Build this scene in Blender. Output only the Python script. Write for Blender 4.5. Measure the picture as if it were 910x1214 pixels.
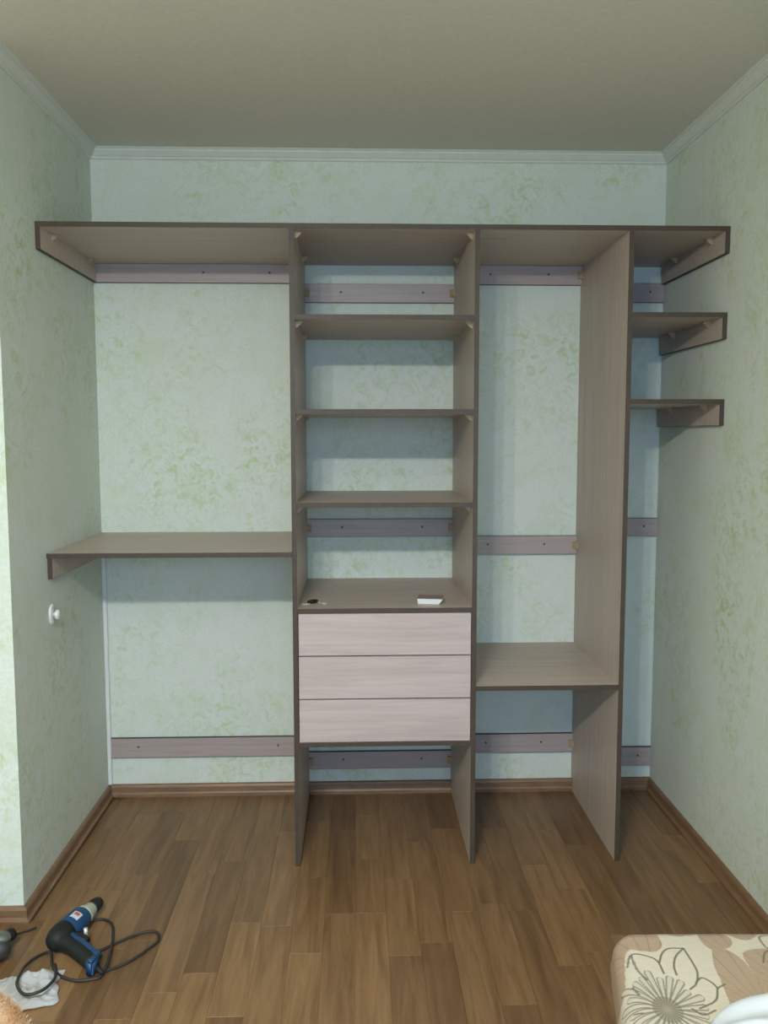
import bpy, bmesh, math, random
import numpy as np
from mathutils import Vector, Matrix, noise

# ------------------------------------------------------------------ clear
for o in list(bpy.data.objects):
    bpy.data.objects.remove(o, do_unlink=True)
scene = bpy.context.scene
COL = scene.collection
rnd = random.Random(7)

# ------------------------------------------------------------------ camera
cam_data = bpy.data.cameras.new('camera')
cam_data.sensor_fit = 'VERTICAL'
cam_data.sensor_height = 36.0
cam_data.lens = 1006.469 / 1214 * 36.0
cam_data.clip_start = 0.02
cam = bpy.data.objects.new('camera', cam_data)
COL.objects.link(cam)
cR = Vector((0.9994731, -0.0324449, -0.0009158))
cU = Vector((0.0038679, 0.0910423, 0.9958395))
cF = Vector((0.0322266, 0.9953184, -0.0911198))
m = Matrix.Identity(4)
for i in range(3):
    m[i][0], m[i][1], m[i][2] = cR[i], cU[i], -cF[i]
m[0][3], m[1][3], m[2][3] = 1.022, -3.4179, 1.4838
cam.matrix_world = m
scene.camera = cam

# ------------------------------------------------------------------ world, lights, exposure
world = bpy.data.worlds.new('world')
scene.world = world
world.use_nodes = True
world.node_tree.nodes['Background'].inputs[0].default_value = (0.45, 0.6, 1.0, 1)
world.node_tree.nodes['Background'].inputs[1].default_value = 0.08

scene.view_settings.view_transform = 'Standard'
scene.view_settings.look = 'None'
scene.view_settings.gamma = 1.0
scene.view_settings.use_curve_mapping = False
scene.view_settings.exposure = 0.0

# ceiling lamp with three bulbs in shades open at the bottom, hanging behind the camera
for (lx, ly, lz) in ((0.34, -3.38, 2.33), (0.72, -3.38, 2.33), (0.53, -3.46, 2.33)):
    for kind, watts in (('POINT', 25.0), ('AREA', 22.0)):
        ld = bpy.data.lights.new('ceiling_lamp_bulb', kind)
        ld.energy = watts
        ld.color = (1.0, 0.965, 0.84) if kind == 'POINT' else (0.95, 0.965, 1.0)
        if kind == 'POINT':
            ld.shadow_soft_size = 0.025
        else:
            ld.shape = 'DISK'; ld.size = 0.07
        lo = bpy.data.objects.new('ceiling_lamp_bulb', ld)
        lo.location = (lx, ly, lz if kind == 'POINT' else lz - 0.03)
        COL.objects.link(lo)
# daylight through the window in the wall behind the camera
ld = bpy.data.lights.new('window_daylight', 'AREA')
ld.shape = 'RECTANGLE'; ld.size = 1.5; ld.size_y = 1.35
ld.energy = 70
ld.color = (0.40, 0.64, 1.0)
lo = bpy.data.objects.new('window_daylight', ld)
lo.location = (1.15, -5.25, 1.6)
lo.rotation_euler = (math.radians(48), 0, 0)     # sky light falls inwards and down
COL.objects.link(lo)

# ------------------------------------------------------------------ material helpers
def mat(name):
    mt = bpy.data.materials.new(name)
    mt.use_nodes = True
    nt = mt.node_tree
    b = nt.nodes['Principled BSDF']
    return mt, nt, b
def N(nt, t, **kw):
    n = nt.nodes.new(t)
    for k, v in kw.items():
        setattr(n, k, v)
    return n
def L(nt, a, b): nt.links.new(a, b)
def ramp(nt, fac, stops):
    r = N(nt, 'ShaderNodeValToRGB')
    els = r.color_ramp.elements
    while len(els) < len(stops): els.new(0.5)
    for e, (p, c) in zip(els, stops):
        e.position = p
        e.color = (c[0], c[1], c[2], 1)
    L(nt, fac, r.inputs[0])
    return r.outputs[0]
def coords(nt, scale, kind='Position', loc=(0, 0, 0)):
    mp = N(nt, 'ShaderNodeMapping')
    mp.inputs['Scale'].default_value = scale
    mp.inputs['Location'].default_value = loc
    if kind == 'Position':
        g = N(nt, 'ShaderNodeNewGeometry'); L(nt, g.outputs['Position'], mp.inputs[0])
    else:
        g = N(nt, 'ShaderNodeTexCoord'); L(nt, g.outputs[kind], mp.inputs[0])
    return mp.outputs[0]
def noise_tex(nt, vec, scale, detail=4, rough=0.55, dist=0.0):
    n = N(nt, 'ShaderNodeTexNoise')
    n.inputs['Scale'].default_value = scale
    n.inputs['Detail'].default_value = detail
    n.inputs['Roughness'].default_value = rough
    n.inputs['Distortion'].default_value = dist
    L(nt, vec, n.inputs['Vector'])
    return n.outputs['Fac']
def mix(nt, fac, a, b, mode='MIX'):
    mx = N(nt, 'ShaderNodeMix', data_type='RGBA', blend_type=mode)
    for sock, v in ((mx.inputs[0], fac), (mx.inputs[6], a), (mx.inputs[7], b)):
        if hasattr(v, 'is_output'): L(nt, v, sock)
        elif isinstance(v, (int, float)): sock.default_value = v
        else: sock.default_value = (v[0], v[1], v[2], 1)
    return mx.outputs[2]
def bump(nt, b, h, strength, dist=0.002):
    bp = N(nt, 'ShaderNodeBump')
    bp.inputs['Strength'].default_value = strength
    bp.inputs['Distance'].default_value = dist
    L(nt, h, bp.inputs['Height']); L(nt, bp.outputs[0], b.inputs['Normal'])
def simple(name, col, rough=0.5, metal=0.0, var=0.06, scale=40):
    mt, nt, b = mat(name)
    v = coords(nt, (1, 1, 1), 'Object')
    n = noise_tex(nt, v, scale, 3)
    lo = tuple(max(0, c * (1 - var)) for c in col); hi = tuple(min(1, c * (1 + var)) for c in col)
    L(nt, ramp(nt, n, [(0.3, lo), (0.7, hi)]), b.inputs['Base Color'])
    b.inputs['Roughness'].default_value = rough
    b.inputs['Metallic'].default_value = metal
    return mt

# wallpaper: pale green-white with soft green blotches and fine crackle
def make_wallpaper():
    mt, nt, b = mat('wallpaper')
    v = coords(nt, (1, 1, 1))
    vs = coords(nt, (1, 1, 0.6))
    big = noise_tex(nt, vs, 3.4, 5, 0.62, 0.6)
    f1 = ramp(nt, big, [(0.43, (0.08, 0.08, 0.08)), (0.66, (1, 1, 1))])
    mid = noise_tex(nt, v, 26, 6, 0.70, 1.0)
    f2 = ramp(nt, mid, [(0.47, (0, 0, 0)), (0.65, (1, 1, 1))])
    fine = noise_tex(nt, v, 120, 4, 0.6)
    base = ramp(nt, fine, [(0.3, (0.585, 0.640, 0.580)), (0.7, (0.675, 0.720, 0.665))])
    both = mix(nt, 1.0, f1, f2, 'MULTIPLY')
    c = mix(nt, both, base, (0.45, 0.545, 0.29))
    soft = noise_tex(nt, v, 7, 4, 0.6, 0.4)
    f3 = ramp(nt, soft, [(0.46, (0, 0, 0)), (0.78, (0.42, 0.42, 0.42))])
    c = mix(nt, f3, c, (0.53, 0.61, 0.40))
    L(nt, c, b.inputs['Base Color'])
    b.inputs['Roughness'].default_value = 0.75
    b.inputs['Specular IOR Level'].default_value = 0.25
    bump(nt, b, fine, 0.25, 0.0015)
    return mt
M = {}
M['wall'] = make_wallpaper()
def make_ceiling():
    mt, nt, b = mat('ceiling_paint')
    v = coords(nt, (1, 1, 1))
    n = noise_tex(nt, v, 60, 4)
    L(nt, ramp(nt, n, [(0.3, (0.64, 0.62, 0.53)), (0.7, (0.69, 0.67, 0.58))]), b.inputs['Base Color'])
    b.inputs['Roughness'].default_value = 0.8
    bump(nt, b, n, 0.12, 0.001)
    return mt
M['ceiling'] = make_ceiling()
M['white_trim'] = simple('white_polystyrene', (0.62, 0.65, 0.59), 0.55, 0, 0.03)

def make_wood(name, dark, light, grain, rough=0.45, contrast=(0.32, 0.68), kind='Position', rand=False, bumpy=0.08):
    mt, nt, b = mat(name)
    v = coords(nt, grain, kind)
    if rand:
        oi = N(nt, 'ShaderNodeObjectInfo')
        add = N(nt, 'ShaderNodeVectorMath', operation='ADD')
        sc = N(nt, 'ShaderNodeVectorMath', operation='SCALE')
        cmb = N(nt, 'ShaderNodeCombineXYZ')
        for k in range(3): L(nt, oi.outputs['Random'], cmb.inputs[k])
        L(nt, cmb.outputs[0], sc.inputs[0]); sc.inputs[3].default_value = 57.0
        L(nt, v, add.inputs[0]); L(nt, sc.outputs[0], add.inputs[1])
        v = add.outputs[0]
    n1 = noise_tex(nt, v, 1.0, 6, 0.6, 0.7)
    c = ramp(nt, n1, [(contrast[0], dark), (contrast[1], light)])
    if rand:
        tone = ramp(nt, oi.outputs['Random'], [(0.0, (0.74, 0.70, 0.66)), (0.16, (0.86, 0.84, 0.82)), (0.4, (0.97, 0.96, 0.95)), (0.75, (1.06, 1.05, 1.03)), (1.0, (1.20, 1.20, 1.18))])
        c = mix(nt, 1.0, c, tone, 'MULTIPLY')
    L(nt, c, b.inputs['Base Color'])
    b.inputs['Roughness'].default_value = rough
    bump(nt, b, n1, bumpy, 0.001)
    return mt
PD, PL = (0.41, 0.338, 0.282), (0.51, 0.428, 0.362)
M['panel_v'] = make_wood('grey_brown_ash_upright', PD, PL, (55, 55, 3.0))
M['panel_h'] = make_wood('grey_brown_ash_level', PD, PL, (3.0, 55, 55))
M['rail'] = make_wood('grey_mauve_ash_rail', (0.335, 0.275, 0.258), (0.40, 0.335, 0.315), (4.0, 60, 90))
M['edge'] = simple('dark_brown_edge_band', (0.066, 0.049, 0.036), 0.5, 0, 0.08)
M['edge'].node_tree.nodes['Principled BSDF'].inputs['Specular IOR Level'].default_value = 0.3
M['drawer'] = make_wood('pale_pinkish_ash', (0.395, 0.316, 0.300), (0.505, 0.417, 0.402), (2.2, 30, 42), 0.5, (0.28, 0.66))
M['floor_plank'] = make_wood('oak_laminate_plank', (0.136, 0.073, 0.030), (0.250, 0.148, 0.068), (38, 3.0, 38), 0.40, (0.30, 0.70), 'Object', True, 0.05)
M['floor_base'] = make_wood('oak_laminate', (0.136, 0.073, 0.030), (0.250, 0.148, 0.068), (42, 3.2, 42), 0.38)
M['baseboard'] = make_wood('brown_baseboard_wood', (0.165, 0.092, 0.048), (0.235, 0.138, 0.076), (9, 9, 60), 0.45)
M['bracket'] = simple('tan_plastic', (0.36, 0.275, 0.165), 0.5)
M['screw'] = simple('dark_screw_steel', (0.07, 0.06, 0.055), 0.5, 0.3)
M['white_plastic'] = simple('white_plastic', (0.68, 0.70, 0.68), 0.35, 0, 0.02)
M['black'] = simple('black_rubber', (0.012, 0.014, 0.013), 0.6, 0, 0.2)
M['black'].node_tree.nodes['Principled BSDF'].inputs['Specular IOR Level'].default_value = 0.3
M['cable'] = simple('black_cable_rubber', (0.028, 0.024, 0.022), 0.55, 0, 0.2)
M['blue'] = simple('blue_plastic', (0.010, 0.055, 0.145), 0.45, 0, 0.1)
M['alu'] = simple('pale_grey_metal', (0.42, 0.46, 0.37), 0.45, 0.15)
M['chrome'] = simple('chrome', (0.62, 0.62, 0.60), 0.3, 0.35, 0.02)
M['grey_plastic'] = simple('dark_grey_plastic', (0.040, 0.042, 0.040), 0.5, 0, 0.15)
M['lightgrey'] = simple('worn_grey_metal', (0.13, 0.135, 0.12), 0.5, 0.2, 0.15)
M['red_print'] = simple('red_print', (0.45, 0.10, 0.10), 0.5)
M['label_white'] = simple('label_paper', (0.55, 0.58, 0.60), 0.5)
M['mauve'] = simple('mauve_card', (0.27, 0.195, 0.20), 0.6)
def make_cloth(name, col, var=0.08, bs=0.3):
    mt, nt, b = mat(name)
    v = coords(nt, (1, 1, 1), 'Object')
    n = noise_tex(nt, v, 25, 4)
    f = noise_tex(nt, v, 500, 2)
    L(nt, ramp(nt, n, [(0.3, tuple(c * (1 - var) for c in col)), (0.7, tuple(min(1, c * (1 + var)) for c in col))]), b.inputs['Base Color'])
    b.inputs['Roughness'].default_value = 0.9
    b.inputs['Specular IOR Level'].default_value = 0.15
    bump(nt, b, f, bs, 0.001)
    return mt
M['rag'] = make_cloth('off_white_cotton', (0.43, 0.44, 0.44))
M['sheet'] = make_cloth('white_bed_linen', (0.58, 0.63, 0.67), 0.03, 0.15)
def make_fluff():
    mt, nt, b = mat('peach_plush')
    v = coords(nt, (1, 1, 1), 'Object')
    n = noise_tex(nt, v, 16, 4, 0.6, 0.5)
    L(nt, ramp(nt, n, [(0.35, (0.58, 0.34, 0.17)), (0.52, (0.66, 0.45, 0.27)), (0.66, (0.70, 0.60, 0.42))]), b.inputs['Base Color'])
    b.inputs['Roughness'].default_value = 0.95
    b.inputs['Specular IOR Level'].default_value = 0.1
    return mt
M['fluff'] = make_fluff()
def make_sofa_fabric():
    mt, nt, b = mat('floral_print_upholstery')
    at = N(nt, 'ShaderNodeVertexColor'); at.layer_name = 'print'
    v = coords(nt, (60, 700, 60), 'Object')
    n = noise_tex(nt, v, 1.0, 3)
    w = ramp(nt, n, [(0.3, (0.86, 0.86, 0.86)), (0.7, (1, 1, 1))])
    L(nt, mix(nt, 1.0, at.outputs[0], w, 'MULTIPLY'), b.inputs['Base Color'])
    b.inputs['Roughness'].default_value = 0.5
    b.inputs['Specular IOR Level'].default_value = 0.4
    bump(nt, b, n, 0.15, 0.0008)
    return mt
M['sofa'] = make_sofa_fabric()

# ------------------------------------------------------------------ geometry helpers
def link(name, me, m=None, parent=None, loc=None):
    o = bpy.data.objects.new(name, me)
    COL.objects.link(o)
    if m is not None and me is not None and not me.materials: me.materials.append(m)
    if parent is not None: o.parent = parent
    if loc is not None: o.location = loc
    return o
def finish(name, bm, m, parent=None, smooth=False, loc=None):
    bmesh.ops.recalc_face_normals(bm, faces=bm.faces)
    me = bpy.data.meshes.new(name)
    bm.to_mesh(me); bm.free()
    if smooth:
        for p in me.polygons: p.use_smooth = True
    return link(name, me, m, parent, loc)
def add_box(bm, x0, x1, y0, y1, z0, z1):
    vs = [bm.verts.new((x, y, z)) for z in (z0, z1) for y in (y0, y1) for x in (x0, x1)]
    for f in ((0, 2, 3, 1), (4, 5, 7, 6), (0, 1, 5, 4), (2, 6, 7, 3), (0, 4, 6, 2), (1, 3, 7, 5)):
        bm.faces.new([vs[i] for i in f])
    return vs
def box(name, x0, x1, y0, y1, z0, z1, m, parent=None, bev=0.0):
    bm = bmesh.new()
    add_box(bm, x0, x1, y0, y1, z0, z1)
    if bev:
        bmesh.ops.bevel(bm, geom=list(bm.edges), offset=bev, segments=1, affect='EDGES')
    return finish(name, bm, m, parent)
def prism(bm, pts, axis_vec):
    """extrude a closed 3D polygon along a vector"""
    a = [bm.verts.new(p) for p in pts]
    b = [bm.verts.new(Vector(p) + Vector(axis_vec)) for p in pts]
    n = len(pts)
    bm.faces.new(a); bm.faces.new(list(reversed(b)))
    for i in range(n):
        bm.faces.new((a[i], a[(i + 1) % n], b[(i + 1) % n], b[i]))
def moulding(name, profile, start, end, normal, m, mitre0=0, mitre1=0):
    """profile: (distance from wall, z). mitre -1 inner corner, +1 outer corner, 0 square"""
    s, e, n = Vector(start), Vector(end), Vector(normal)
    d = (e - s).normalized()
    bm = bmesh.new()
    A, B = [], []
    for (q, z) in profile:
        A.append(bm.verts.new(s + n * q + Vector((0, 0, z)) - d * q * mitre0))
        B.append(bm.verts.new(e + n * q + Vector((0, 0, z)) + d * q * mitre1))
    k = len(profile)
    bm.faces.new(A); bm.faces.new(list(reversed(B)))
    for i in range(k):
        bm.faces.new((A[i], A[(i + 1) % k], B[(i + 1) % k], B[i]))
    return finish(name, bm, m)
def lathe(bm, prof, origin, axis, seg=24, sx=1.0, ref=None):
    """prof: (t along axis, radius)"""
    axis = Vector(axis).normalized()
    u = Vector(ref) if ref is not None else axis.orthogonal()
    u = (u - axis * u.dot(axis)).normalized()
    w = axis.cross(u)
    rings = []
    for (t, r) in prof:
        c = Vector(origin) + axis * t
        if r < 1e-6:
            rings.append([bm.verts.new(c)])
        else:
            rings.append([bm.verts.new(c + u * (r * sx * math.cos(2 * math.pi * i / seg)) + w * (r * math.sin(2 * math.pi * i / seg))) for i in range(seg)])
    for a, b in zip(rings[:-1], rings[1:]):
        for i in range(seg):
            j = (i + 1) % seg
            if len(a) == 1 and len(b) == 1: continue
            if len(a) == 1: bm.faces.new((a[0], b[i], b[j]))
            elif len(b) == 1: bm.faces.new((a[i], a[j], b[0]))
            else: bm.faces.new((a[i], a[j], b[j], b[i]))
    for r in (rings[0], rings[-1]):
        if len(r) > 1:
            try: bm.faces.new(r)
            except ValueError: pass
def catmull(pts, n=8):
    P = [Vector(p) for p in pts]
    P = [P[0] * 2 - P[1]] + P + [P[-1] * 2 - P[-2]]
    out = []
    for i in range(1, len(P) - 2):
        for k in range(n):
            t = k / n
            a, b, c, d = P[i - 1], P[i], P[i + 1], P[i + 2]
            out.append(0.5 * ((2 * b) + (c - a) * t + (2 * a - 5 * b + 4 * c - d) * t * t + (3 * b - a - 3 * c + d) * t ** 3))
    out.append(P[-2])
    return out
def tube(bm, pts, radii, seg=8, up=(0, 0, 1), flat=1.0):
    """sweep an ellipse; radii scalar or list; flat scales the 'up' radius"""
    n = len(pts)
    if not hasattr(radii, '__len__'): radii = [radii] * n
    rings = []
    for i, p in enumerate(pts):
        d = (pts[min(i + 1, n - 1)] - pts[max(i - 1, 0)]).normalized()
        s = d.cross(Vector(up)).normalized()
        u = s.cross(d).normalized()
        rings.append([bm.verts.new(p + s * (radii[i] * math.cos(2 * math.pi * k / seg)) + u * (flat * radii[i] * math.sin(2 * math.pi * k / seg))) for k in range(seg)])
    for a, b in zip(rings[:-1], rings[1:]):
        for k in range(seg):
            j = (k + 1) % seg
            bm.faces.new((a[k], a[j], b[j], b[k]))
    bm.faces.new(rings[0]); bm.faces.new(list(reversed(rings[-1])))
def empty(name, loc=(0, 0, 0)):
    o = bpy.data.objects.new(name, None)
    o.empty_display_size = 0.1
    COL.objects.link(o)
    o.location = loc
    return o
def tag(o, label, cat, group=None):
    o['label'] = label; o['category'] = cat
    if group: o['group'] = group
    return o
def struct(o, label=None, cat=None):
    o['kind'] = 'structure'
    if label: o['label'] = label
    if cat: o['category'] = cat
    return o

# ------------------------------------------------------------------ the room
W, H, E0 = 2.2485, 2.580, -0.905
XL, YR = -1.3, -5.2
struct(box('wall_back', -0.12, W + 0.12, 0, 0.12, -0.1, H, M['wall']), 'pale green mottled wallpapered wall behind the shelving', 'wall')
struct(box('wall_left', -0.12, 0, E0 + 0.12, 0, -0.1, H, M['wall']), 'pale green wallpapered wall left of the shelving', 'wall')
struct(box('wall_front_left', XL, 0, E0, E0 + 0.12, -0.1, H, M['wall']), 'bright strip of green wallpapered wall at left edge', 'wall')
struct(box('wall_right', W, W + 0.12, YR, 0, -0.1, H, M['wall']), 'pale green wallpapered wall right of the shelving', 'wall')
struct(box('wall_far_left', XL - 0.12, XL, YR, E0, -0.1, H, M['wall']), 'green wallpapered side wall of the room out of view', 'wall')
bm = bmesh.new()       # rear wall with the window opening
wx0, wx1, wz0, wz1 = 0.25, 2.05, 0.70, 2.35
add_box(bm, XL, wx0, YR - 0.12, YR, -0.1, H); add_box(bm, wx1, W, YR - 0.12, YR, -0.1, H)
add_box(bm, wx0, wx1, YR - 0.12, YR, -0.1, wz0); add_box(bm, wx0, wx1, YR - 0.12, YR, wz1, H)
struct(finish('wall_rear', bm, M['wall']), 'green wallpapered wall with a window behind the viewer', 'wall')
struct(box('ceiling', XL - 0.12, W + 0.12, YR - 0.12, 0.12, H, H + 0.1, M['ceiling']), 'plain beige grey painted ceiling', 'ceiling')

# crown moulding: ridged white profile
crown = [(0, H - 0.040), (0.004, H - 0.040), (0.008, H - 0.036), (0.008, H - 0.031), (0.012, H - 0.029), (0.020, H - 0.020), (0.027, H - 0.012), (0.027, H - 0.007), (0.033, H - 0.004), (0.036, H - 0.0005), (0, H - 0.0005)]
struct(moulding('trim_1', crown, (0, 0, 0), (W, 0, 0), (0, -1, 0), M['white_trim'], -1, -1), 'white ridged ceiling moulding along the back wall', 'moulding')
struct(moulding('trim_2', crown, (0, E0, 0), (0, 0, 0), (1, 0, 0), M['white_trim'], 1, -1), 'white ridged ceiling moulding along the left wall', 'moulding')
struct(moulding('trim_3', crown, (W, 0, 0), (W, YR, 0), (-1, 0, 0), M['white_trim'], -1, -1), 'white ridged ceiling moulding along the right wall', 'moulding')
struct(moulding('trim_4', crown, (XL, E0, 0), (0, E0, 0), (0, -1, 0), M['white_trim'], -1, 1), 'white ridged ceiling moulding on the wall at left edge', 'moulding')

# baseboards
bprof = [(0, 0.0), (0.021, 0.0), (0.021, 0.007), (0.016, 0.011), (0.013, 0.017), (0.012, 0.038), (0.008, 0.046), (0.003, 0.049), (0, 0.049)]
struct(moulding('baseboard_back', bprof, (0, 0, 0), (W, 0, 0), (0, -1, 0), M['baseboard'], -1, -1), 'brown wood baseboard along the back wall', 'baseboard')
struct(moulding('baseboard_left', bprof, (0, E0, 0), (0, 0, 0), (1, 0, 0), M['baseboard'], 1, -1), 'brown wood baseboard along the left wall', 'baseboard')
struct(moulding('baseboard_right', bprof, (W, 0, 0), (W, YR, 0), (-1, 0, 0), M['baseboard'], -1, -1), 'brown wood baseboard along the right wall', 'baseboard')
struct(moulding('baseboard_front_left', bprof, (XL, E0, 0), (0, E0, 0), (0, -1, 0), M['baseboard'], -1, 1), 'brown wood baseboard under the wall at left edge', 'baseboard')

# floor: slab, with laminate strips laid one by one over the part in view
PW, PT = 0.095, 0.008
NC = 28
PX0, PY0 = W - NC * PW, -1.80
bm = bmesh.new()
add_box(bm, XL, W, YR, 0, -0.1, -PT)
add_box(bm, XL, W, YR, PY0, -PT, 0)
add_box(bm, XL, PX0, PY0, E0, -PT, 0)
floor = struct(finish('floor', bm, M['floor_base']), 'oak look laminate floor in narrow strips', 'floor')
plank_cache = {}
def plank_mesh(length):
    key = round(length, 3)
    if key not in plank_cache:
        bm = bmesh.new()
        g, c = 0.00015, 0.0004
        vs = []
        for z, i in ((-PT, g), (-c, g), (0, g + c)):
            vs.append([bm.verts.new((x, y, z)) for x, y in ((i, i), (PW - i, i), (PW - i, key - i), (i, key - i))])
        for a, b in zip(vs[:-1], vs[1:]):
            for k in range(4): bm.faces.new((a[k], a[(k + 1) % 4], b[(k + 1) % 4], b[k]))
        bm.faces.new(vs[2]); bm.faces.new(list(reversed(vs[0])))
        bmesh.ops.recalc_face_normals(bm, faces=bm.faces)
        me = bpy.data.meshes.new('plank'); bm.to_mesh(me); bm.free()
        me.materials.append(M['floor_plank'])
        plank_cache[key] = me
    return plank_cache[key]
for c in range(NC):
    x = PX0 + c * PW
    top = 0.0 if x > -0.001 else (E0 if x + PW <= 0.001 else E0)
    y = PY0
    first = True
    while y < top - 0.004:
        ln = rnd.choice((0.34, 0.42, 0.48, 0.56, 0.62))
        if first: ln = rnd.choice((0.12, 0.20, 0.28, 0.36, 0.44)); first = False
        if y + ln > top - 0.06: ln = round(top - y, 3)
        link('plank', plank_mesh(ln), None, floor, (x, y, 0))
        y += ln

# ------------------------------------------------------------------ the built-in wardrobe
D, T = 0.606, 0.016
EB = 0.002
x1, x2, x3 = 0.8065, 1.4098, 1.9156
zTop = 2.1612
ward = tag(empty('built_in_wardrobe', (1.12, -0.3, 0)), 'grey brown laminate built-in wardrobe of open shelves with three pale drawers', 'wardrobe')
OFF = Vector((1.12, -0.3, 0))
def part(name, x0, x1_, y0, y1, z0, z1, m, parent, bev=0.0):
    o = box(name, x0, x1_, y0, y1, z0, z1, m, None, bev)
    o.data.transform(Matrix.Translation(-OFF))
    o.parent = parent
    return o
def fpart(name, bm, m, parent, smooth=False):
    o = finish(name, bm, m, None, smooth)
    o.data.transform(Matrix.Translation(-OFF))
    o.parent = parent
    return o
def bracket(parent, x, y, z, sx, s=0.021, w=0.018):
    """small gusset block in the corner of a panel (plane x, body towards sx) under a shelf (plane z)"""
    bm = bmesh.new()
    prism(bm, [(x, y, z), (x + sx * s, y, z), (x + sx * s, y, z - 0.004), (x + sx * 0.004, y, z - s), (x, y, z - s)], (0, w, 0))
    return fpart('corner_bracket', bm, M['bracket'], parent)

# top panel
tp = part('top_panel', 0.0005, W - 0.0005, -D + EB, -0.0005, zTop - T, zTop, M['panel_h'], ward)
part('edge_band', 0.0005, W - 0.0005, -D, -D + EB, zTop - T, zTop, M['edge'], tp)
# upright dividers with a notch for the baseboard
for xd in (x1, x2, x3):
    bm = bmesh.new()
    yb, yf = -0.0005, -D + EB
    zt = zTop - T
    prism(bm, [(xd, yf, 0.0005), (xd, -0.024, 0.0005), (xd, -0.024, 0.053), (xd, yb, 0.053), (xd, yb, zt), (xd, yf, zt)], (T, 0, 0))
    dv = fpart('upright_panel', bm, M['panel_v'], ward)
    part('edge_band', xd, xd + T, -D, yf, 0.0005, zt, M['edge'], dv)
def shelf(x0, xe, ztop, y0=-D, brk=(), thick=T):
    s = part('shelf', x0, xe, y0 + EB, -0.0005, ztop - thick, ztop, M['panel_h'], ward)
    part('edge_band', x0, xe, y0, y0 + EB, ztop - thick, ztop, M['edge'], s)
    for (bx, by, sx) in brk: bracket(s, bx, by, ztop - thick, sx)
    return s
g = 0.0003
bayb = [(x1 + T, -0.555, 1), (x2, -0.555, -1), (x1 + T, -0.16, 1), (x2, -0.16, -1)]
for z in (1.8726, 1.5665, 1.2574): shelf(x1 + T + g, x2 - g, z, brk=bayb)
counter = shelf(x1 + T + g, x2 - g, 0.9011)
shelf(x1 + T + g, x2 - g, 0.437, thick=0.014)
shelf(x2 + T + g, x3 - g, 0.6287)
shelf(0.0008, x1 - g, 1.0933, y0=-0.612)
rb = [(W - T, -0.50, -1), (W - T, -0.18, -1)]
shelf(x3 + T + g, W - 0.0008, 1.8837, brk=rb)
shelf(x3 + T + g, W - 0.0008, 1.5993, brk=rb)
for (bx, by, sx) in bayb + rb + [(T, -0.50, 1), (T, -0.12, 1)]: bracket(tp, bx, by, zTop - T, sx)
# cleats screwed to the side walls
def cleat(xa, xb, ztop, h=0.070):
    c = part('side_cleat', xa, xb, -D + EB, -0.02, ztop - T - h, ztop - T - g, M['panel_h'], ward)
    part('edge_band', xa, xb, -D, -D + EB, ztop - T - h, ztop - T - g, M['edge'], c)
    part('edge_band', xa, xb, -D + EB, -0.02, ztop - T - h - 0.001, ztop - T - h, M['edge'], c)
    return c
cleat(0.0008, T, zTop); cleat(0.0008, T, 1.0933)
cleat(W - T, W - 0.0008, zTop); cleat(W - T, W - 0.0008, 1.8837); cleat(W - T, W - 0.0008, 1.5993)
# rails screwed to the back wall
def rail(xa, xb, z0, z1, screws, blocks=(), ya=-T):
    r = part('back_rail', xa + g, xb - g, ya, -0.0008, z0, z1, M['rail'], ward)
    part('edge_band', xa + g, xb - g, ya, -0.0008, z1, z1 + 0.001, M['edge'], r)
    part('edge_band', xa + g, xb - g, ya, -0.0008, z0 - 0.001, z0, M['edge'], r)
    for f in screws:
        bm = bmesh.new()
        lathe(bm, [(0, 0.0045), (0.0012, 0.004), (0.0016, 0.002), (0.0016, 0.0)], (xa + (xb - xa) * f, ya, (z0 + z1) / 2 + 0.004), (0, -1, 0), 10)
        fpart('screw', bm, M['screw'], r)
    for (bx, sx) in blocks:
        bm = bmesh.new()
        zc = (z0 + z1) / 2
        prism(bm, [(bx, ya, zc - 0.014), (bx + sx * 0.018, ya, zc - 0.014), (bx + sx * 0.018, ya - 0.004, zc - 0.014), (bx + sx * 0.004, ya - 0.020, zc - 0.014), (bx, ya - 0.020, zc - 0.014)], (0, 0, 0.028))
        fpart('corner_bracket', bm, M['bracket'], r)
xr1 = x1 + T; xr2 = x2 + T; xr3 = x3 + T
rail(0.001, x1, zTop - T - 0.071, zTop - T - 0.001, (0.53, 0.85))
rail(0.0155, x1, 0.167, 0.246, (0.14, 0.86))
rail(xr1, x2, 2.001, 2.071, (0.24, 0.79), [(xr1, 1), (x2, -1)])
rail(xr1, x2, 1.073, 1.143, (0.24, 0.79), [(xr1, 1), (x2, -1)])
rail(xr1, x2, 0.107, 0.178, (0.24, 0.79), [(xr1, 1), (x2, -1)])
rail(xr2, x3, zTop - T - 0.073, zTop - T - 0.001, (0.26, 0.73), [(x3, -1)])
rail(xr2, x3, 0.998, 1.072, (0.26, 0.73), [(x3, -1)])
rail(xr2, x3, 0.168, 0.245, (0.26, 0.73), [(x3, -1)])
rail(xr3, W - 0.001, 2.006, 2.079, (0.82,)); rail(xr3, W - 0.001, 1.070, 1.142, (0.82,)); rail(xr3, W - 0.001, 0.105, 0.182, (0.82,))
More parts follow.
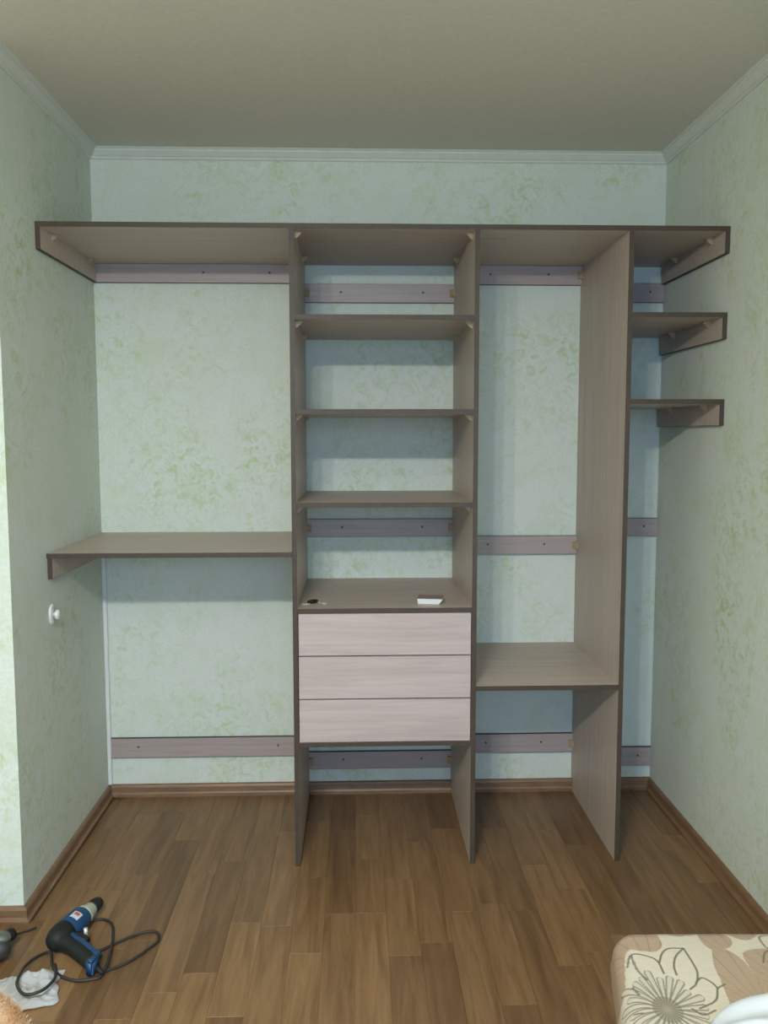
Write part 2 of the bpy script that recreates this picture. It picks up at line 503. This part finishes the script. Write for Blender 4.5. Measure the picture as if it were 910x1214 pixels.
# drawers
for k, (z0, z1) in enumerate(((0.7405, 0.8835), (0.5915, 0.7365), (0.4400, 0.5875))):
    xa, xb = xr1 + 0.003, x2 - 0.003
    dr = part('drawer', xa, xb, -D - 0.001, -D + 0.015, z0, z1, M['drawer'], ward, 0.0008)
    bm = bmesh.new()
    ya, yb = -D + 0.0155, -0.10
    add_box(bm, xa + 0.012, xa + 0.026, ya, yb, z0 + 0.015, z1 - 0.025)
    add_box(bm, xb - 0.026, xb - 0.012, ya, yb, z0 + 0.015, z1 - 0.025)
    add_box(bm, xa + 0.026, xb - 0.026, yb - 0.014, yb, z0 + 0.015, z1 - 0.025)
    add_box(bm, xa + 0.026, xb - 0.026, ya, yb - 0.014, z0 + 0.015, z0 + 0.019)
    fpart('drawer_box', bm, M['panel_h'], dr)

# ------------------------------------------------------------------ small things on the walls
bm = bmesh.new()
prism(bm, [(0.0005, -0.0005, 0.052), (0.015, -0.0005, 0.052), (0.015, -0.012, 0.052), (0.012, -0.015, 0.052), (0.0005, -0.015, 0.052)], (0, 0, 1.0933 - T - 0.002 - 0.052))
tag(finish('cable_channel', bm, M['white_plastic']), 'slim white plastic cable channel up the corner under the left shelf', 'cable channel')

so = tag(empty('wall_knob', (0.0005, -0.588, 0.885)), 'small white wall plate with round knob below the left shelf', 'wall fitting')
bm = bmesh.new()
prof = []
lathe(bm, [(0, 0.034), (0.003, 0.0355), (0.006, 0.035), (0.008, 0.031), (0.008, 0.0)], (0, 0, 0), (1, 0, 0), 32, 0.72, (0, 1, 0))
finish('base_plate', bm, M['white_plastic'], so, True)
bm = bmesh.new()
lathe(bm, [(0.008, 0.008), (0.014, 0.008), (0.015, 0.014), (0.018, 0.0165), (0.025, 0.0165), (0.028, 0.013), (0.029, 0.0)], (0, 0, 0), (1, 0, 0), 24)
finish('knob', bm, M['white_plastic'], so, True)

# ------------------------------------------------------------------ small things on the shelf above the drawers
ZC = 0.9011
kb = tag(empty('key_bunch', (0.865, -0.525, ZC)), 'small bunch of keys with black fob on the shelf above the drawers', 'keys')
bm = bmesh.new()
lathe(bm, [(-0.020, 0.0), (-0.019, 0.006), (-0.008, 0.0085), (0.010, 0.0085), (0.019, 0.006), (0.020, 0)], (0.004, 0.012, 0.0068), (0.8, 0.6, 0), 14, 0.8, (0, 0, 1))
finish('key_fob', bm, M['black'], kb, True)
bm = bmesh.new()
ring = [Vector((0.044 + 0.011 * math.cos(a), 0.002 + 0.011 * math.sin(a), 0.002)) for a in [i * math.pi / 10 for i in range(21)]]
tube(bm, ring, 0.0013, 6)
tube(bm, [Vector((0.018, 0.016, 0.005)), Vector((0.026, 0.010, 0.003)), Vector((0.034, 0.004, 0.002))], 0.0012, 6)
finish('key_ring', bm, M['chrome'], kb, True)
bm = bmesh.new()
prism(bm, [(-0.030, -0.012, 0.0005), (-0.018, -0.016, 0.0005), (-0.006, -0.006, 0.0005), (-0.004, 0.004, 0.0005), (-0.012, 0.006, 0.0005), (-0.016, -0.004, 0.0005), (-0.028, -0.004, 0.0005)], (0, 0, 0.0035))
finish('key', bm, M['chrome'], kb)

nb = tag(empty('notepad', (1.277, -0.51, ZC)), 'small thick notepad with white page edges and mauve cover near the right upright', 'notepad')
nb.rotation_euler = (0, 0, math.radians(-9))
for k in range(6):
    bm = bmesh.new()
    sh = 0.0022 * k
    z0 = 0.001 + 0.0029 * k
    add_box(bm, -0.040 - sh * 0.2, 0.033 + sh, -0.036, 0.036, z0, z0 + 0.0026)
    finish('pages', bm, M['white_plastic'], nb)
box('cover', -0.0425, 0.0445, -0.0355, 0.037, 0.0186, 0.0198, M['mauve'], nb)
box('back_cover', -0.0415, 0.034, -0.036, 0.037, 0.0003, 0.0009, M['mauve'], nb)

# ------------------------------------------------------------------ power drill lying on the floor
DR = Vector((0.155, -1.075, 0.0))
ax = Vector((0.295, 0.955, 0)).normalized()     # towards the chuck
sd = Vector((0.955, -0.295, 0)).normalized()    # towards the grip
def dp(a, s, z): return DR + ax * a + sd * s + Vector((0, 0, z))
drill = tag(empty('power_drill', DR), 'blue and black corded power drill lying on the laminate floor', 'power drill')
def dpart(name, bm, m, smooth=True):
    o = finish(name, bm, m, None, smooth)
    o.data.transform(Matrix.Translation(-DR))
    o.parent = drill
    return o
zc = 0.038
bm = bmesh.new()
lathe(bm, [(0.040, 0.0), (0.040, 0.030), (0.046, 0.0335), (0.085, 0.035), (0.120, 0.033), (0.128, 0.030), (0.128, 0.0)], dp(0, 0, zc), ax, 28)
dpart('motor_housing', bm, M['blue'])
bm = bmesh.new()
lathe(bm, [(-0.022, 0.0), (-0.021, 0.014), (-0.012, 0.026), (0.004, 0.033), (0.030, 0.0355), (0.046, 0.0350), (0.047, 0.0)], dp(0, 0, zc), ax, 28)
dpart('rear_cap', bm, M['black'])
bm = bmesh.new()
lathe(bm, [(0.128, 0.0), (0.128, 0.029), (0.140, 0.028), (0.156, 0.023), (0.166, 0.0205), (0.172, 0.020), (0.172, 0.0)], dp(0, 0, zc), ax, 24)
dpart('gear_collar', bm, M['alu'])
bm = bmesh.new()
lathe(bm, [(0.172, 0.0), (0.172, 0.0175), (0.176, 0.0205), (0.190, 0.0210), (0.200, 0.0195), (0.213, 0.0150), (0.216, 0.009), (0.216, 0.0)], dp(0, 0, zc), ax, 20)
dpart('chuck', bm, M['black'])
# grip: black back strap and blue front
gp = [dp(0.012, 0.0, zc - 0.004), dp(0.004, 0.035, zc - 0.006), dp(-0.010, 0.075, zc - 0.009), dp(-0.028, 0.115, zc - 0.012), dp(-0.044, 0.150, zc - 0.014)]
bm = bmesh.new()
tube(bm, catmull(gp, 6), [0.028 - 0.006 * min(1, i / 8) for i in range(25)], 16, (0, 0, 1), 0.95)
dpart('grip', bm, M['black'])
fp = [p + ax * 0.021 + Vector((0, 0, 0.003)) for p in gp[1:]]
bm = bmesh.new()
tube(bm, catmull([dp(0.045, 0.012, zc)] + fp, 6), 0.0155, 14, (0, 0, 1), 1.0)
dpart('grip_front', bm, M['blue'])
bm = bmesh.new()
bc = dp(-0.050, 0.156, 0)
prism(bm, [bc + ax * a + sd * s + Vector((0, 0, 0.004)) for a, s in ((-0.026, -0.008), (0.016, -0.012), (0.018, 0.010), (-0.024, 0.014))], (0, 0, 0.042))
bmesh.ops.bevel(bm, geom=list(bm.edges), offset=0.004, segments=2, affect='EDGES')
dpart('grip_end', bm, M['blue'])
bm = bmesh.new()
tube(bm, catmull([dp(0.040, 0.040, zc), dp(0.037, 0.060, zc - 0.002), dp(0.026, 0.082, zc - 0.004)], 5), 0.0125, 10, (0, 0, 1), 0.8)
tr = dpart('trigger', bm, M['black'])
bm = bmesh.new()
lathe(bm, [(-0.012, 0.0), (-0.012, 0.006), (0.012, 0.006), (0.012, 0.0)], dp(0.048, 0.066, zc + 0.008) - DR, (0, 0, 1), 12)
finish('speed_dial', bm, M['chrome'], tr, True)
# printed label on the side, wrapped on the housing
bm = bmesh.new()
def wrap(bm, a0, a1, t0, t1, r, n=6):
    rows = []
    for i in range(n + 1):
        t = math.radians(t0 + (t1 - t0) * i / n)
        off = sd * (math.sin(t) * r) + Vector((0, 0, math.cos(t) * r))
        rows.append([bm.verts.new(dp(a0, 0, zc) + off), bm.verts.new(dp(a1, 0, zc) + off)])
    for a, b in zip(rows[:-1], rows[1:]): bm.faces.new((a[0], a[1], b[1], b[0]))
wrap(bm, 0.066, 0.096, -2, 42, 0.0357)
lb = dpart('name_plate', bm, M['label_white'])
bm = bmesh.new()
wrap(bm, 0.080, 0.092, 6, 32, 0.0360)
o = finish('red_mark', bm, M['red_print'], None, True); o.data.transform(Matrix.Translation(-DR)); o.parent = lb
# cord boot and cord
bm = bmesh.new()
tube(bm, [dp(-0.048, 0.160, 0.020), dp(-0.056, 0.176, 0.018), dp(-0.062, 0.195, 0.013)], [0.010, 0.008, 0.005], 10)
dpart('cord_boot', bm, M['black'])
cord = [(0.327, -1.167, 5), (0.379, -1.127, 5), (0.417, -1.069, 5), (0.435, -1.032, 5), (0.426, -0.994, 5), (0.396, -0.984, 5), (0.348, -1.011, 5), (0.305, -1.05, 5), (0.27, -1.075, 5),
        (0.224, -1.030, 4.5), (0.200, -0.982, 4.5), (0.191, -0.940, 4.5), (0.207, -0.921, 4.5), (0.244, -0.916, 5), (0.278, -0.945, 5), (0.298, -1.009, 6), (0.309, -1.060, 12), (0.321, -1.150, 12), (0.317, -1.192, 6),
        (0.298, -1.204, 5), (0.25, -1.208, 5), (0.200, -1.183, 5), (0.168, -1.142, 5), (0.152, -1.105, 5), (0.140, -1.078, 4), (0.124, -1.082, 5), (0.107, -1.119, 12), (0.104, -1.160, 22), (0.108, -1.205, 32),
        (0.120, -1.266, 37), (0.157, -1.310, 38), (0.194, -1.298, 38), (0.207, -1.252, 32), (0.196, -1.195, 16), (0.172, -1.135, 5)]
cpts = [dp(-0.060, 0.188, 0.015)] + [Vector((x, y, z / 1000.0)) for x, y, z in cord]
bm = bmesh.new()
tube(bm, catmull(cpts, 7), 0.0042, 8)
dpart('cord', bm, M['cable'])

# ------------------------------------------------------------------ second tool, cut off by the left edge
gt = Vector((-0.020, -1.085, 0))
tool = tag(empty('power_tool', gt), 'dark grey power tool with black knob lying at the left edge', 'power tool')
bm = bmesh.new()
lathe(bm, [(0.070, 0.0), (0.068, 0.014), (0.058, 0.025), (0.030, 0.033), (-0.03, 0.032), (-0.14, 0.029), (-0.19, 0.032), (-0.20, 0.024), (-0.20, 0)], (0, 0, 0.038), (0.75, -0.66, 0), 24)
finish('body', bm, M['grey_plastic'], tool, True)
bm = bmesh.new()
lathe(bm, [(0, 0.0), (0, 0.026), (0.008, 0.026), (0.016, 0.020), (0.018, 0.0)], (0.030, -0.010, 0.058), (0.2, 0.2, 1), 20)
finish('gear_cover', bm, M['lightgrey'], tool, True)
bm = bmesh.new()
lathe(bm, [(0, 0.0), (0, 0.012), (0.010, 0.017), (0.030, 0.018), (0.040, 0.013), (0.043, 0)], (0.020, 0.015, 0.040), (0.62, 0.78, 0.1), 16)
finish('side_knob', bm, M['black'], tool, True)
bm = bmesh.new()
tube(bm, catmull([Vector((-0.02, 0.03, 0.04)), Vector((0.012, 0.070, 0.018)), Vector((0.050, 0.115, 0.005)), Vector((0.072, 0.135, 0.004))], 6), 0.0032, 8)
finish('cable', bm, M['cable'], tool, True)

# ------------------------------------------------------------------ rag on the floor
def cloth_grid(name, cx, cy, sx, sy, nx, ny, hfun, m, rot=0.0, thick=0.0015, edge=0.02):
    bm = bmesh.new()
    vs = []
    cr, sr = math.cos(rot), math.sin(rot)
    for j in range(ny + 1):
        row = []
        for i in range(nx + 1):
            u, v = i / nx * 2 - 1, j / ny * 2 - 1
            wob = 1 + edge * 4 * noise.noise(Vector((u * 2.1 + cx * 9, v * 2.1 + cy * 7, 3.3)))
            x, y = u * sx * wob, v * sy * wob
            z = hfun(u, v)
            row.append(bm.verts.new((x * cr - y * sr, x * sr + y * cr, z)))
        vs.append(row)
    for j in range(ny):
        for i in range(nx):
            bm.faces.new((vs[j][i], vs[j][i + 1], vs[j + 1][i + 1], vs[j + 1][i]))
    o = finish(name, bm, m, None, True, (cx, cy, 0))
    md = o.modifiers.new('solid', 'SOLIDIFY'); md.thickness = thick; md.offset = 1
    return o
def rag_h(u, v):
    p = Vector((u * 1.6, v * 1.2, 0.7))
    h = 0.004 + 0.020 * (1 - min(1, 1.6 * abs(noise.noise(p * 1.1)))) ** 2.5 + 0.010 * (1 - min(1, 1.6 * abs(noise.noise(p * 2.3 + Vector((4, 1, 0)))))) ** 2 + 0.003 * noise.noise(p * 6)
    e = min(1, (1 - max(abs(u), abs(v))) / 0.18)
    return 0.0008 + max(0, h) * (0.12 + 0.88 * e)
tag(cloth_grid('cleaning_rag', 0.100, -1.262, 0.118, 0.072, 70, 50, rag_h, M['rag'], math.radians(13), 0.0015, 0.05), 'crumpled off-white cloth rag on the floor under the drill cord', 'rag')

# ------------------------------------------------------------------ fluffy peach throw in the bottom-left corner
fl = tag(empty('fluffy_throw', (0.108, -1.490, 0)), 'fluffy peach and cream throw bundled in the bottom left corner', 'blanket')
bm = bmesh.new()
NS, NR = 56, 22
fv = []
random.seed(3)
for j in range(NR + 1):
    t = j / NR
    row = []
    for i in range(NS):
        a = 2 * math.pi * i / NS
        r = (0.05 + 0.95 * t) * (1 + 0.10 * noise.noise(Vector((math.cos(a) * 1.5, math.sin(a) * 1.5, 1.1))))
        x, y = 0.150 * r * math.cos(a), 0.100 * r * math.sin(a)
        hz = 0.155 * max(0, 1 - t ** 2.6) + 0.010 * noise.noise(Vector((x * 22, y * 22, 0))) * (1 - t)
        row.append(bm.verts.new((x, y, 0.001 + max(0, hz))))
    fv.append(row)
for j in range(NR):
    for i in range(NS):
        k = (i + 1) % NS
        bm.faces.new((fv[j][i], fv[j][k], fv[j + 1][k], fv[j + 1][i]))
bm.faces.new(fv[0])
bmo = finish('blanket_body', bm, M['fluff'], fl, True)
bm = bmesh.new()
rr = random.Random(11)
for q in range(5200):
    t = math.sqrt(rr.random()) * 0.985; a = rr.random() * 2 * math.pi
    j = min(NR, int(t * NR)); i = int(a / (2 * math.pi) * NS) % NS
    base = fv_co = None
    v = bmo.data.vertices[j * NS + i].co if j * NS + i < len(bmo.data.vertices) else None
    x = v.x + rr.uniform(-0.006, 0.006); y = v.y + rr.uniform(-0.006, 0.006); z = v.z
    n = Vector((x * 4.0 + rr.uniform(-.6, .6), y * 6.0 + rr.uniform(-.6, .6), 0.7)).normalized()
    tip = Vector((x, y, z)) + n * rr.uniform(0.007, 0.014)
    s = n.cross(Vector((rr.uniform(-1, 1), rr.uniform(-1, 1), 0.3))).normalized() * 0.0010
    tip.z = max(tip.z, 0.001)
    bm.faces.new((bm.verts.new(Vector((x, y, z)) - s), bm.verts.new(Vector((x, y, z)) + s), bm.verts.new(tip)))
pile = finish('pile', bm, M['fluff'], fl)
pile['kind'] = 'stuff'

# ------------------------------------------------------------------ sofa in the bottom-right corner, floral print
SO = Vector((1.558, -1.736, 0))
sofa = tag(empty('sofa', SO), 'upholstered sofa end with beige and brown floral print at bottom right', 'sofa')
leaves = [[(0.015, 0.003), (0.074, -0.007), (0.081, -0.045), (0.076, -0.074), (0.056, -0.091), (0.027, -0.086), (-0.001, -0.085), (-0.041, -0.2), (-0.082, -0.2), (-0.063, -0.1), (-0.043, 0.0)], [(0.104, 0.013), (0.18, 0.011), (0.167, -0.027), (0.135, -0.04), (0.106, -0.032)], [(0.176, 0.011), (0.212, -0.022), (0.226, -0.056), (0.212, -0.082), (0.182, -0.093), (0.168, -0.087), (0.162, -0.054)], [(0.221, 0.009), (0.316, 0.006), (0.278, -0.048), (0.249, -0.058), (0.227, -0.036)], [(0.172, -0.087), (0.201, -0.093), (0.218, -0.127), (0.222, -0.175), (0.233, -0.198), (0.18, -0.307), (0.129, -0.305), (0.14, -0.234), (0.149, -0.178), (0.155, -0.137)], [(0.226, -0.105), (0.245, -0.093), (0.287, -0.088), (0.360, -0.10), (0.34, -0.25), (0.233, -0.198), (0.222, -0.175), (0.222, -0.133)]]
lines = [[(0.006, -0.095), (0.003, -0.144), (0.011, -0.176)], [(-0.01, -0.125), (0.006, -0.095), (0.033, -0.102), (0.05, -0.121), (0.049, -0.16)], [(0.052, -0.127), (0.068, -0.098), (0.087, -0.083), (0.116, -0.084)], [(0.116, -0.084), (0.091, -0.11), (0.076, -0.14), (0.071, -0.167)], [(0.116, -0.084), (0.116, -0.129), (0.113, -0.162), (0.098, -0.194), (0.08, -0.21)], [(0.099, -0.191), (0.115, -0.178), (0.128, -0.192), (0.132, -0.209)], [(0.132, -0.209), (0.151, -0.198)], [(-0.021, -0.19), (-0.017, -0.215)], [(-0.04, -0.259), (-0.026, -0.265)], [(0.063, -0.263), (0.077, -0.28), (0.103, -0.269)], [(0.311, -0.039), (0.288, -0.048), (0.284, -0.078), (0.287, -0.088)], [(0.255, -0.134), (0.272, -0.104), (0.284, -0.094)], [(0.077, -0.263), (0.114, -0.243), (0.132, -0.209)]]
ctr = np.array((0.019, -0.261))
def print_colour(X, Y):
    """fabric print at fabric coordinates in metres (numpy arrays) -> rgb array"""
    base = np.array((0.56, 0.51, 0.40)); brown = np.array((0.385, 0.285, 0.195)); ink = np.array((0.145, 0.125, 0.09))
    C = np.tile(base, X.shape + (1,))
    def inside(poly):
        r = np.zeros(X.shape, bool)
        n = len(poly)
        for i in range(n):
            (xa, ya), (xb, yb) = poly[i], poly[(i + 1) % n]
            if ya == yb: continue
            cnd = ((ya > Y) != (yb > Y)) & (X < (xb - xa) * (Y - ya) / (yb - ya) + xa)
            r ^= cnd
        return r
    def dist(pl):
        d = np.full(X.shape, 9.0)
        for (xa, ya), (xb, yb) in zip(pl[:-1], pl[1:]):
            dx, dy = xb - xa, yb - ya
            t = np.clip(((X - xa) * dx + (Y - ya) * dy) / (dx * dx + dy * dy + 1e-12), 0, 1)
            d = np.minimum(d, np.hypot(X - xa - t * dx, Y - ya - t * dy))
        return d
    def smooth(pl):
        return [(p.x, p.y) for p in catmull([(a, b, 0) for a, b in pl], 6)]
    for dx, dy in ((0, 0), (0.02, -0.56), (0.42, -0.36), (-0.36, -0.45), (0.45, 0.12), (0.44, -0.85)):
        for lf in leaves:
            pl = [(a + dx, b + dy) for a, b in lf]
            sm = smooth(pl + [pl[0]])[:-1]
            msk = inside(sm)
            C[msk] = brown
            cen = np.mean(np.array(pl), axis=0)
            ang = np.arctan2(Y - (cen[1] - 0.10), X - (cen[0] + 0.02))
            vein = msk & (np.abs(np.sin(ang * 16)) < 0.16)
            C[vein] = brown * 0.78
        X0, Y0 = X - ctr[0] - dx, Y - ctr[1] - dy
        rr_, th = np.hypot(X0, Y0 * 0.72), np.arctan2(Y0 * 0.72, X0)
        disc = (rr_ < 0.026)
        C[disc] = np.array((0.30, 0.27, 0.20))
        # stamens: elongated loops around the centre
        n = 24
        k = np.round(th / (2 * math.pi / n))
        dth = th - k * (2 * math.pi / n)
        rl = 0.062 + 0.008 * np.sin(k * 2.3)
        lat = np.abs(dth) * rr_; along = np.clip(rr_ - 0.012, 0, None)
        tip = rl - 0.006
        wd = np.where(along < tip, 0.0020 + 0.004 * along / 0.06, np.sqrt(np.clip(0.006 ** 2 - (along - tip) ** 2, 0, None)))
        inr = (rr_ < rl + 0.012) & (along <= rl)
        C[inr & (lat < wd - 0.0012) & ~disc] = np.array((0.50, 0.46, 0.36))
        w_ = (inr * np.clip((0.0019 - np.abs(lat - wd)) / 0.0012, 0, 1) * 0.85)[..., None]
        C = C * (1 - w_) + ink * w_
        for pl in lines:
            d = dist(smooth([(a + dx, b + dy) for a, b in pl]))
            w_ = np.clip((0.0027 - d) / 0.0016, 0, 1)[..., None]
            C = C * (1 - w_) + ink * w_
    return C
def axis_samples(n_fine, fine_to, total, n_coarse, r=0.045):
    e = [r * (1 - math.cos(k / 26 * math.pi / 2)) for k in range(26)]
    f = list(np.linspace(r, fine_to, n_fine))
    c = list(np.linspace(fine_to, total - r, n_coarse))[1:]
    g_ = [total - v for v in reversed(e)]
    return np.array(e + f + c + g_)
SWd, SLn = 0.62, 1.15
us = axis_samples(270, 0.42, SWd, 20)
vs_ = axis_samples(230, 0.36, SLn, 40)
ZT, RR = 0.452, 0.045
def sofa_xy(u, v):
    # far edge runs slightly towards the viewer to the right; left edge splays outwards
    k = u / SWd
    x = u * 1.0 + (-0.215 * v) * (1 - k) + 0.0 * k - 0.004 * (1 - k)
    y = -v - 0.03 * u + 0.004
    return x, y
U, V = np.meshgrid(us, vs_)
cu0 = np.clip(RR - np.minimum(U, SWd - U), 0, None); cv0 = np.clip(RR - np.minimum(V, SLn - V), 0, None)
hyp = np.hypot(cu0, cv0); scl = np.where(hyp > RR, RR / np.maximum(hyp, 1e-9), 1.0)     # rounded plan corners
U = U + np.where(U < SWd / 2, 1, -1) * cu0 * (1 - scl); V = V + np.where(V < SLn / 2, 1, -1) * cv0 * (1 - scl)
XX, YY = sofa_xy(U, V)
du = np.minimum(U, SWd - U); dv_ = np.minimum(V, SLn - V)
def drop(d): return np.where(d < RR, RR - np.sqrt(np.clip(RR * RR - (RR - d) ** 2, 0, None)), 0)
cu, cv = np.clip(RR - du, 0, None), np.clip(RR - dv_, 0, None)
dd = np.clip(np.hypot(cu, cv), 0, RR)
ZZ = ZT - (RR - np.sqrt(np.clip(RR * RR - dd * dd, 0, None)))
ZZ = ZZ + 0.004 * np.sin(U * 9.0) * np.clip(du / 0.1, 0, 1) * np.clip(dv_ / 0.1, 0, 1)
ny, nx = U.shape
verts = np.stack([XX, YY, ZZ], -1).reshape(-1, 3)
cols = print_colour(XX, YY).reshape(-1, 3)
idx = np.arange(ny * nx).reshape(ny, nx)
faces = np.stack([idx[:-1, :-1], idx[1:, :-1], idx[1:, 1:], idx[:-1, 1:]], -1).reshape(-1, 4).tolist()
ring = list(idx[0, :]) + list(idx[1:, -1]) + list(idx[-1, -2::-1]) + list(idx[-2:0:-1, 0])
vl = verts.tolist(); cl = cols.tolist()
cenx, ceny = float(XX.mean()), float(YY.mean())
prev = ring
for (zz, ins) in ((0.385, -0.004), (0.350, 0.0), (0.325, 0.008), (0.312, 0.020)):
    cur = []
    for r_ in ring:
        x, y, _ = vl[r_]
        d = math.hypot(x - cenx, y - ceny)
        pux = 1 if x > cenx else -1
        cur.append(len(vl))
        sxn = (x - cenx) / (SWd / 2); syn = (y - ceny) / (SLn / 2)
        vl.append([x - ins * max(-1, min(1, sxn)), y - ins * max(-1, min(1, syn)), zz]); cl.append(cl[r_])
    n = len(ring)
    for i in range(n):
        faces.append([prev[i], cur[i], cur[(i + 1) % n], prev[(i + 1) % n]])
    prev = cur
faces.append(list(prev))
def coloured_mesh(name, vl, faces, cl, parent):
    me = bpy.data.meshes.new(name)
    me.from_pydata(vl, [], faces)
    at = me.color_attributes.new('print', 'FLOAT_COLOR', 'POINT')
    at.data.foreach_set('color', np.concatenate([np.array(cl), np.ones((len(cl), 1))], 1).astype(np.float32).ravel())
    for p in me.polygons: p.use_smooth = True
    bm = bmesh.new(); bm.from_mesh(me); bmesh.ops.recalc_face_normals(bm, faces=bm.faces); bm.to_mesh(me); bm.free()
    return link(name, me, M['sofa'], parent)
coloured_mesh('seat_cushion', vl, faces, cl, sofa)
# lower body
def outline(ins, n=30):
    pts = []
    for t in np.linspace(0, 1, n)[:-1]: pts.append(sofa_xy(ins + (SWd - 2 * ins) * t, ins))
    for t in np.linspace(0, 1, n)[:-1]: pts.append(sofa_xy(SWd - ins, ins + (SLn - 2 * ins) * t))
    for t in np.linspace(0, 1, n)[:-1]: pts.append(sofa_xy(SWd - ins - (SWd - 2 * ins) * t, SLn - ins))
    for t in np.linspace(0, 1, n)[:-1]: pts.append(sofa_xy(ins, SLn - ins - (SLn - 2 * ins) * t))
    return pts
bv, bf = [], []
levels = [(0.05, 0.055), (0.055, 0.048), (0.28, 0.046), (0.3115, 0.050)]
nO = len(outline(0.02))
for (z, ins) in levels:
    for (x, y) in outline(ins): bv.append([x, y, z])
for k in range(len(levels) - 1):
    for i in range(nO):
        j = (i + 1) % nO
        bf.append([k * nO + i, k * nO + j, (k + 1) * nO + j, (k + 1) * nO + i])
bf.append(list(range(nO))); bf.append([(len(levels) - 1) * nO + i for i in range(nO)])
ba = np.array(bv)
coloured_mesh('base', bv, bf, print_colour(ba[:, 0] + ba[:, 2], ba[:, 1]).tolist(), sofa)
for (u, v) in ((0.07, 0.07), (SWd - 0.07, 0.07), (0.07, SLn - 0.07), (SWd - 0.07, SLn - 0.07)):
    x, y = sofa_xy(u, v)
    bm = bmesh.new()
    lathe(bm, [(0, 0.016), (0.003, 0.018), (0.050, 0.024), (0.050, 0)], (x, y, 0.0), (0, 0, 1), 14)
    finish('leg', bm, M['black'], sofa, True)

# white bed linen lying on the sofa
LO = Vector((1.80, -2.150, ZT + 0.004))
bm = bmesh.new()
NS, NR = 72, 30
rows = []
for j in range(NR + 1):
    t = j / NR
    row = []
    for i in range(NS):
        a = 2 * math.pi * i / NS
        rr2 = t * (1 + 0.10 * noise.noise(Vector((math.cos(a) * 1.7, math.sin(a) * 1.7, 5.5))))
        x, y = 0.215 * rr2 * math.cos(a), 0.165 * rr2 * math.sin(a)
        dome = max(0.0, 1 - t ** 3) ** 0.6
        fold = 0.020 * math.sin(y * 52 + x * 9 + 1.2) + 0.010 * noise.noise(Vector((x * 14, y * 20, 2)))
        row.append(bm.verts.new((x, y, 0.058 * dome + fold * dome * 0.75)))
    rows.append(row)
for j in range(NR):
    for i in range(NS):
        k = (i + 1) % NS
        if j == 0: continue
        bm.faces.new((rows[j][i], rows[j][k], rows[j + 1][k], rows[j + 1][i]))
bm.faces.new(rows[1])
for v in rows[0]: bm.verts.remove(v)
bm.faces.new(list(reversed(rows[NR])))
tag(finish('white_bed_linen', bm, M['sheet'], None, True, LO), 'crumpled white bed linen lying on the floral sofa', 'bed linen')
